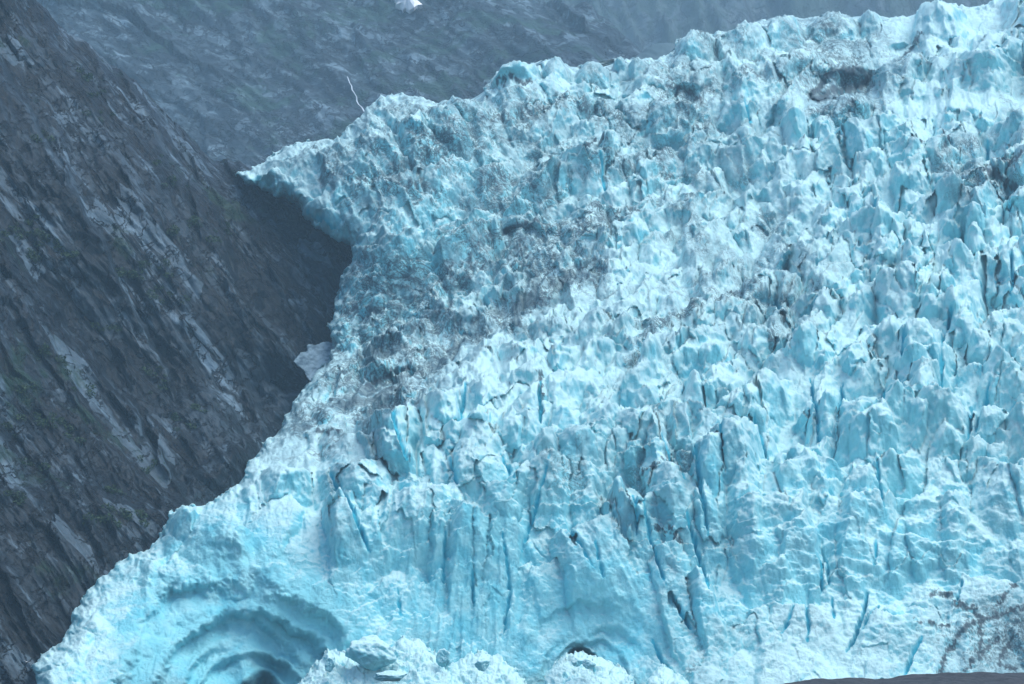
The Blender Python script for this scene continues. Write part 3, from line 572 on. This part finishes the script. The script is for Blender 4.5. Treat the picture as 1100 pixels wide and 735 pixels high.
cliff, Wc = rock_sheet('mountain_slope', gr, CLIFF, [(-140, 800, 800), (0, 735, 830), (100, 700, 860), (200, 600, 930), (0, 560, 880), (0, 300, 960), (150, 400, 1000), (250, 500, 990), (300, 450, 1080), (330, 400, 1062), (380, 270, 1140), (330, 230, 1158), (300, 300, 1105), (250, 190, 1180), (150, 200, 1090),
    (0, 0, 1120), (35, 0, 1150), (-140, 0, 1020), (-140, 400, 840), (100, 60, 1170), (400, 600, 1100), (400, 850, 950)], None, 2.0, math.radians(53), 1.0, M_rock, 40, 6, 26, 200, rib)
cliff['label'] = 'dark streaked rock wall left of the glacier'

# ------------------------------------------------------------------ hazy mountains behind
gf = Grid(-160, 820, -170, 420, 2.0)
FARP = [(-300, -400), (480, -260), (545, -30), (575, 6), (600, 10), (630, 15), (650, 26), (668, 40), (690, 58), (720, 66), (800, 110), (900, 500), (-300, 500)]
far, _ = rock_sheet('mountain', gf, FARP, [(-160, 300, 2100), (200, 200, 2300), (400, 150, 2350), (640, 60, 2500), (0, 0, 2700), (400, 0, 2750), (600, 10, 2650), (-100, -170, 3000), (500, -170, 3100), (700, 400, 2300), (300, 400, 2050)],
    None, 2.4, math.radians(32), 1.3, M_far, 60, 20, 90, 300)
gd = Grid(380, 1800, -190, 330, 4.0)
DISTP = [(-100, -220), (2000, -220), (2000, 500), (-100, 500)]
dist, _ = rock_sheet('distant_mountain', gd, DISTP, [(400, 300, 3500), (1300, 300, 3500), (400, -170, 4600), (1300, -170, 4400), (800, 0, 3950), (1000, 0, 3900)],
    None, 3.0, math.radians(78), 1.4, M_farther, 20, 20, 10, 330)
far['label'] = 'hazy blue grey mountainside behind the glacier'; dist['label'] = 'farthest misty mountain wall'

# small grey rock knob on the skyline
gk = Grid(650, 800, 30, 120, 1.2)
knob, _ = rock_sheet('rock_knob', gk, [(682, 66), (688, 60), (694, 54), (703, 50), (716, 49), (730, 50), (745, 56), (760, 70), (790, 130), (670, 130)], [(650, 120, 1500), (800, 120, 1500), (650, 30, 1640), (800, 30, 1640), (720, 60, 1580)],
    None, .45, math.radians(10), .6, NT('pale_rock').done((.07, .13, .16), .8), 14, 10, 20, 350)
del knob['kind']; tag(knob, 'small rounded pale grey rock knob poking above the ice skyline', 'rock')

# ------------------------------------------------------------------ ground, moraine
def simple_noise_mat(name, c1, c2, sc, rough=.8, bd=.3):
    t = NT(name); n = t.noise(sc, 6, .65); return t.done(t.mix(t.ramp(n, .35, .65), c1, c2), rough, .3, t.bump(t.noise(sc * 3, 6, .7), bd, 1))
M_grav = simple_noise_mat('dark_gravel', (.03, .035, .042), (.065, .07, .08), .6)
def plane_grid(name, x0, x1, y0, y1, nx, ny, zf, mat):
    X, Y = np.meshgrid(np.linspace(x0, x1, nx), np.linspace(y0, y1, ny)); Z = zf(X, Y)
    V = np.stack([X, Y, Z], -1).reshape(-1, 3); idx = np.arange(nx * ny).reshape(ny, nx)
    F = np.stack([idx[:-1, :-1], idx[:-1, 1:], idx[1:, 1:], idx[1:, :-1]], -1).reshape(-1, 4)
    return link(name, raw_mesh(name, V, F), mat)
gnd = plane_grid('ground', -5500, 5500, -300, 6800, 250, 180, lambda X, Y: -1.5 + 1.2 * fbm(X / 90, Y / 90, 400, 4), M_grav); tag(gnd, kind='structure')
mpx = np.array([700, 800, 843, 870, 905, 940, 960, 975, 1000, 1010, 1040, 1100, 1200, 1400]); mpy = np.array([760, 745, 735, 731, 728.5, 730, 728, 726.5, 725.5, 723.5, 724, 724, 722, 715])
def mor(X, Y):
    px = X / (K * Y) + 550; py = np.interp(px, mpx, mpy)
    top = CAMZ + 560 * (SP + (367.5 - py) * K * CP)
    r = top * np.exp(-((Y - 566) / 26) ** 2) + .5 * fbm(X / 9, Y / 9, 410, 5) * np.exp(-((Y - 566) / 40) ** 2) - 2.0 * (1 - np.exp(-((Y - 566) / 60) ** 2))
    return r
mo = plane_grid('moraine', 25, 170, 480, 660, 420, 360, mor, M_grav); tag(mo, kind='structure'); mo['label'] = 'low dark gravel ridge in front of the glacier foot'

# ------------------------------------------------------------------ ice rubble at the foot
def mound(name, x0, x1, poly, d0, d1, seed):
    q = Grid(x0, x1, min(p[1] for p in poly) - 14, 790, .9)
    s = q.sdist(poly, 2.4, 9, seed); y0 = min(p[1] for p in poly)
    Dp = d0 + (d1 - d0) * (q.Y - y0) / (780 - y0)
    e = np.clip(1 - s / 16, 0, 1); Dp += 7 * (1 - np.sqrt(np.clip(1 - e * e, 0, 1)))
    wX = q.X + 2 * fbm(q.X / 8, q.Y / 8, seed); wY = q.Y + 2 * fbm(q.X / 8, q.Y / 8, seed + 9)
    a, g1, _ = chunks(wX / 15, wY / 11, seed, 1.4, 1); b, g2, _ = chunks(wX / 6, wY / 5, seed + 4, 1.4, 1); c, g3, _ = chunks(wX / 2.8, wY / 2.6, seed + 6, 1.4, 1)
    h = 4.0 * a + 1.8 * b + .5 * c - 1.0 * (1 - sstep(0, .15, g1)) - .5 * (1 - sstep(0, .15, g2)) + .8 * fbm(q.X / 9, q.Y / 9, seed + 2, 4)
    out = np.clip(-s, 0, None); X = np.where(s < 0, q.qx, q.X); Y = np.where(s < 0, q.qy, q.Y)
    Wd = sheet_world(q, X, Y, Dp + out * 2.5, h)
    V, F, A = sheet_parts(Wd, s > -10, np.zeros(q.shape, int), (0, 0, 0), {})[0]
    return link(name, raw_mesh(name, V, F), M_rubble)
for i, (x0, x1, poly, d0, d1) in enumerate([
    (300, 505, [(306, 800), (318, 740), (330, 728), (345, 712), (352, 700), (366, 704), (380, 712), (400, 706), (420, 700), (432, 688), (448, 690), (462, 700), (473, 714), (484, 730), (500, 800)], 752, 728),
    (468, 595, [(474, 800), (476, 730), (483, 718), (496, 709), (508, 703), (522, 705), (536, 711), (549, 719), (563, 732), (588, 800)], 757, 733),
    (575, 705, [(580, 800), (586, 730), (596, 716), (608, 706), (618, 702), (634, 706), (650, 712), (664, 720), (680, 732), (700, 800)], 757, 733),
    (685, 765, [(690, 800), (696, 735), (704, 724), (714, 718), (726, 726), (738, 734), (760, 800)], 760, 738)]):
    m = mound('ice_rubble', x0, x1, poly, d0, d1, 500 + i * 7); tag(m, kind='stuff')

def boulder(px, py, wpx, hpx, d, label, seed, name='ice_boulder', rot=0.0, mat=None, group='fallen ice blocks at the glacier foot'):
    bm = bmesh.new(); bmesh.ops.create_icosphere(bm, subdivisions=5, radius=1)
    rr = np.random.RandomState(seed); pl = [(Vector(rr.normal(size=3)).normalized(), rr.uniform(.60, .92)) for _ in range(20)]
    from mathutils import noise
    for v in bm.verts:
        d_ = v.co.normalized(); r = 1.0
        for n_, k_ in pl:
            q = d_.dot(n_)
            if q > 0: r = min(r, k_ / q)
        r += .11 * noise.fractal(d_ * 2.6 + Vector((seed, 0, 0)), 1, 2, 5) + .02 * noise.noise(d_ * 14)
        v.co = d_ * r
    s = K * d; c = at(px, py, d)
    M = Matrix.Rotation(rot, 4, 'Y') @ Matrix.Diagonal((wpx * s / 2 * 1.12, (wpx + hpx) / 4 * s, hpx * s / 2 * 1.12, 1))
    bm.transform(M); bot = min(v.co.z for v in bm.verts); bm.transform(Matrix.Translation((0, 0, -bot)))
    me = bpy.data.meshes.new(name); bm.to_mesh(me); bm.free(); me.polygons.foreach_set('use_smooth', np.ones(len(me.polygons), bool))
    o = link(name, me, mat or M_rubble, None, (c.x, c.y, c.z + bot)); tag(o, label, 'ice block', group); return o
boulder(398, 701, 56, 36, 741, 'largest fallen ice block, rounded and white, leaning on the rubble by the big arch', 3, rot=.12)
boulder(477, 707, 15, 20, 744, 'small upright rounded ice block between the two rubble heaps', 5)
boulder(355, 713, 12, 18, 738, 'narrow pale ice block at the left foot of the big arch', 7, rot=.2)
boulder(420, 727, 34, 12, 730, 'long flat ice slab lying below the largest ice block', 9, rot=-.05)
boulder(518, 714, 18, 14, 742, 'squat ice block on top of the middle rubble heap', 11)
boulder(619, 711, 13, 12, 746, 'angular ice block in front of the small cave mouth, left one', 13)
boulder(632, 713, 14, 10, 745, 'angular ice block in front of the small cave mouth, right one', 15)

# ------------------------------------------------------------------ old grey snow in the notch
gs = Grid(300, 395, 355, 425, .9)
sp = [(315, 388), (322, 380), (331, 377), (329, 371), (345, 369), (362, 366), (385, 370), (385, 412), (334, 412), (326, 398)]
s = gs.sdist(sp, 1.2, 6, 600); out = np.clip(-s, 0, None)
h = 1.2 * fbm(gs.X / 6, gs.Y / 6, 602, 4)
Wd = sheet_world(gs, np.where(s < 0, gs.qx, gs.X), np.where(s < 0, gs.qy, gs.Y), 1066 + (400 - gs.Y) * .5 + out * 3, h)
V, F, A = sheet_parts(Wd, s > -8, np.zeros(gs.shape, int), (0, 0, 0), {})[0]
M_old = simple_noise_mat('gravelly_snow', (.10, .17, .22), (.38, .53, .61), .25, .8, .4)
tag(link('snow_patch', raw_mesh('snow_patch', V, F), M_old), 'dirty grey patch of old gravelly snow wedged between rock wall and glacier edge', 'snow patch')

# white snow patch and waterfall lie on the far mountain
deps = bpy.context.evaluated_depsgraph_get(); deps.update()
def hit(px, py, obj):
    o = cam.location; d = (at(px, py, 1000) - o).normalized()
    ok, loc, nrm, _ = obj.ray_cast(o, d); return (loc, nrm) if ok else (at(px, py, 2500), Vector((0, -1, 0)))
M_snow = NT('clean_snow').done((.95, .96, .97), .7)
bm = bmesh.new()
sp = [(427, -6), (424, 3), (427, 7), (425, 9), (430, 10.5), (433, 14.5), (436, 12), (440, 15.3), (445, 12), (449, 9.5), (454, 9), (448, 4), (444, -2), (438, -8)]
cen = hit(437, 4, far)[0]
def snow_ring(k): return [hit(437 + (x - 437) * k, 4 + (y - 4) * k, far)[0] + Vector((0, -7, 3)) * (.8 + 1.2 * (1 - k)) for x, y in sp]
rings = [[bm.verts.new(p - cen) for p in snow_ring(k)] for k in (1, .7, .35)]
for a, b in zip(rings[:-1], rings[1:]):
    for i in range(len(a)): bm.faces.new((a[i], a[(i + 1) % len(a)], b[(i + 1) % len(a)], b[i]))
bm.faces.new(rings[-1])
low = [bm.verts.new(v.co + Vector((0, 20, -8))) for v in rings[0]]
for i in range(len(low)): bm.faces.new((rings[0][(i + 1) % len(low)], rings[0][i], low[i], low[(i + 1) % len(low)]))
bmesh.ops.recalc_face_normals(bm, faces=bm.faces)
me = bpy.data.meshes.new('snow_patch'); bm.to_mesh(me); bm.free()
tag(link('snow_patch', me, M_snow, None, cen), 'small bright white snow patch high on the hazy mountainside at the top edge', 'snow patch')
wf = [(373.5, 86), (375, 90), (376, 93), (378, 96), (378.5, 100), (381, 104), (383.5, 108), (383.5, 112), (385.5, 116), (389, 119), (392, 124), (395, 127), (398, 131)]
M_water = NT('white_water').done((.55, .64, .72), .6)
pts = [hit(x, y, far)[0] + Vector((0, -5, 2)) for x, y in wf]
bm = bmesh.new(); prev = None; c0 = pts[-1]; r2_ = random.Random(3)
for i, p in enumerate(pts):
    w = .24 + .2 * i / 12 + r2_.uniform(0, .25)
    ring = [bm.verts.new(p - c0 + Vector((math.cos(a) * w, math.sin(a) * .5, math.sin(a) * .2))) for a in (0, 1.57, 3.14, 4.71)]
    if prev:
        for k in range(4): bm.faces.new((prev[k], prev[(k + 1) % 4], ring[(k + 1) % 4], ring[k]))
    prev = ring
me = bpy.data.meshes.new('waterfall'); bm.to_mesh(me); bm.free()
tag(link('waterfall', me, M_water, None, c0), 'thin white waterfall winding down the hazy rock behind the glacier', 'waterfall')

# ------------------------------------------------------------------ shrubs on the ledges of the rock wall
M_leaf = simple_noise_mat('shrub_leaves', (.025, .05, .028), (.06, .10, .05), .8)
rr = np.random.RandomState(9); Vs = []; Fs = []
spots = [(18, 250), (30, 235), (45, 150), (60, 260), (75, 275), (97, 100), (110, 125), (40, 255), (28, 275), (135, 295), (145, 292), (170, 288), (168, 318), (190, 320), (180, 250), (232, 256), (205, 240), (240, 245), (185, 450), (200, 462), (212, 440), (120, 530), (100, 560), (115, 552), (130, 558), (60, 455),
         (50, 450), (75, 470), (15, 530), (5, 540), (50, 380), (65, 395), (90, 420), (110, 350), (160, 400), (20, 420), (10, 460), (170, 420), (190, 195), (170, 175), (85, 85), (150, 560), (165, 500), (30, 500)]
for (sx, sy) in spots:
    for c in range(rr.randint(3, 7)):
        x = sx + rr.normal() * 7; y = sy + rr.normal() * 4
        loc, nrm = hit(x, y, cliff); R = rr.uniform(.8, 2.0)
        n = 60; P = rr.normal(size=(n, 3)); P /= np.linalg.norm(P, axis=1)[:, None]; P = P * rr.uniform(.5, 1, (n, 1)) * R * np.array([1.3, 1, .8]) + np.array(loc + nrm * .3 * R)
        for p in P:
            a = rr.normal(size=3); a /= np.linalg.norm(a); b = np.cross(a, rr.normal(size=3)); b /= np.linalg.norm(b); s_ = R * .28
            k = len(Vs); Vs += [p - a * s_, p + b * s_ * .6, p + a * s_, p - b * s_ * .6]; Fs.append((k, k + 1, k + 2, k + 3))
tag(link('shrubs', raw_mesh('shrubs', np.array(Vs), np.array(Fs), smooth=False), M_leaf), kind='stuff')

# ------------------------------------------------------------------ gull gliding past the rock wall
def gull(loc):
    root = bpy.data.objects.new('gull', None); COL.objects.link(root); root.location = loc; root.rotation_euler = (math.radians(10), math.radians(18), math.radians(8))
    tag(root, 'white gull gliding with outstretched wings before the dark rock left of the ice', 'bird')
    Mw = NT('white_feathers').done((.80, .81, .80), .7); Mg = NT('grey_feathers').done((.52, .54, .57), .7); My = NT('yellow_bill').done((.7, .5, .12), .5)
    bm = bmesh.new()
    prof = [(-.30, .01, 0), (-.24, .05, 0), (-.15, .062, 0), (0, .072, -.005), (.1, .062, 0), (.17, .042, .012), (.22, .04, .022), (.26, .03, .02), (.275, .006, .016)]
    rings = []
    for (y, r, z) in prof:
        rings.append([bm.verts.new((r * math.cos(a), -y, z + r * .85 * math.sin(a))) for a in np.linspace(0, 2 * math.pi, 12, endpoint=False)])
    for a, b in zip(rings[:-1], rings[1:]):
        for i in range(12): bm.faces.new((a[i], a[(i + 1) % 12], b[(i + 1) % 12], b[i]))
    bm.faces.new(rings[0]); bm.faces.new(rings[-1][::-1])
    me = bpy.data.meshes.new('body'); bm.to_mesh(me); bm.free(); link('body', me, Mw, root)
    for sg in (-1, 1):
        bm = bmesh.new(); st = [(.04, .02, .20, .02), (.2, .0, .19, .07), (.34, -.03, .16, .09), (.5, .03, .10, .075), (.62, .09, .05, .05), (.7, .14, .01, .03)]
        pr = None
        for (x, y, c, z) in st:
            r = [bm.verts.new((sg * x, y - c / 2, z)), bm.verts.new((sg * x, y, z + .012)), bm.verts.new((sg * x, y + c / 2, z - .004)), bm.verts.new((sg * x, y, z - .008))]
            if pr:
                for k in range(4): bm.faces.new((pr[k], pr[(k + 1) % 4], r[(k + 1) % 4], r[k]))
            else: bm.faces.new(r)
            pr = r
        bm.faces.new(pr); bmesh.ops.recalc_face_normals(bm, faces=bm.faces)
        me = bpy.data.meshes.new('wing'); bm.to_mesh(me); bm.free(); link('wing', me, Mg, root)
    bm = bmesh.new()
    v = [bm.verts.new(p) for p in [(-.03, .26, 0), (.03, .26, 0), (.07, .42, 0), (-.07, .42, 0), (-.03, .26, .012), (.03, .26, .012), (.07, .42, .005), (-.07, .42, .005)]]
    for f in [(0, 1, 2, 3), (4, 7, 6, 5), (0, 4, 5, 1), (1, 5, 6, 2), (2, 6, 7, 3), (3, 7, 4, 0)]: bm.faces.new([v[i] for i in f])
    me = bpy.data.meshes.new('tail'); bm.to_mesh(me); bm.free(); link('tail', me, Mw, root)
    bm = bmesh.new(); bmesh.ops.create_cone(bm, segments=8, radius1=.014, radius2=.003, depth=.06, cap_ends=True)
    bm.transform(Matrix.Translation((0, -.30, .014)) @ Matrix.Rotation(math.pi / 2, 4, 'X')); me = bpy.data.meshes.new('bill'); bm.to_mesh(me); bm.free(); link('bill', me, My, root)
gull(at(28.4, 711, 520))

# ------------------------------------------------------------------ mist
bm = bmesh.new(); bmesh.ops.create_cube(bm, size=1)
bm.transform(Matrix.Translation((0, 3250, 743)) @ Matrix.Diagonal((11600, 7500, 1500, 1)))
me = bpy.data.meshes.new('haze'); bm.to_mesh(me); bm.free()
mz = bpy.data.materials.new('mist'); mz.use_nodes = True; nt = mz.node_tree
for n in list(nt.nodes): nt.nodes.remove(n)
o_ = nt.nodes.new('ShaderNodeOutputMaterial'); v_ = nt.nodes.new('ShaderNodeVolumePrincipled')
v_.inputs['Color'].default_value = (.50, .78, .98, 1); v_.inputs['Density'].default_value = 1.3e-4; v_.inputs['Anisotropy'].default_value = .1
nt.links.new(v_.outputs[0], o_.inputs['Volume'])
tag(link('haze', me, mz), kind='stuff')

# ------------------------------------------------------------------ light
SUN_EL, SUN_AZ = math.radians(64), math.radians(65)       # azimuth: from behind the camera towards the right
w = bpy.data.worlds.new('World'); scene.world = w; w.use_nodes = True; nt = w.node_tree
for n in list(nt.nodes): nt.nodes.remove(n)
o_ = nt.nodes.new('ShaderNodeOutputWorld'); b_ = nt.nodes.new('ShaderNodeBackground'); s_ = nt.nodes.new('ShaderNodeTexSky')
s_.sky_type = 'NISHITA'; s_.sun_disc = False; s_.sun_elevation = SUN_EL
d = Vector((math.sin(SUN_AZ) * math.cos(SUN_EL), -math.cos(SUN_AZ) * math.cos(SUN_EL), math.sin(SUN_EL)))   # towards the sun
s_.sun_rotation = math.atan2(d.x, d.y)
b_.inputs[1].default_value = .08
nt.links.new(s_.outputs[0], b_.inputs[0]); nt.links.new(b_.outputs[0], o_.inputs[0])
sl_ = bpy.data.lights.new('sun', 'SUN'); sl_.energy = 1.5; sl_.angle = math.radians(50); sl_.color = (1, .995, .94)
so = bpy.data.objects.new('sun', sl_); COL.objects.link(so); so.rotation_euler = (-d).to_track_quat('-Z', 'Y').to_euler(); so.location = (300, -200, 900)

scene.view_settings.view_transform = 'Standard'; scene.view_settings.look = 'None'
scene.view_settings.exposure = 1.28; scene.view_settings.gamma = 1.0
scene.render.engine = 'CYCLES'
scene.cycles.use_denoising = True
scene.cycles.max_bounces = 6; scene.cycles.diffuse_bounces = 4; scene.cycles.volume_bounces = 1
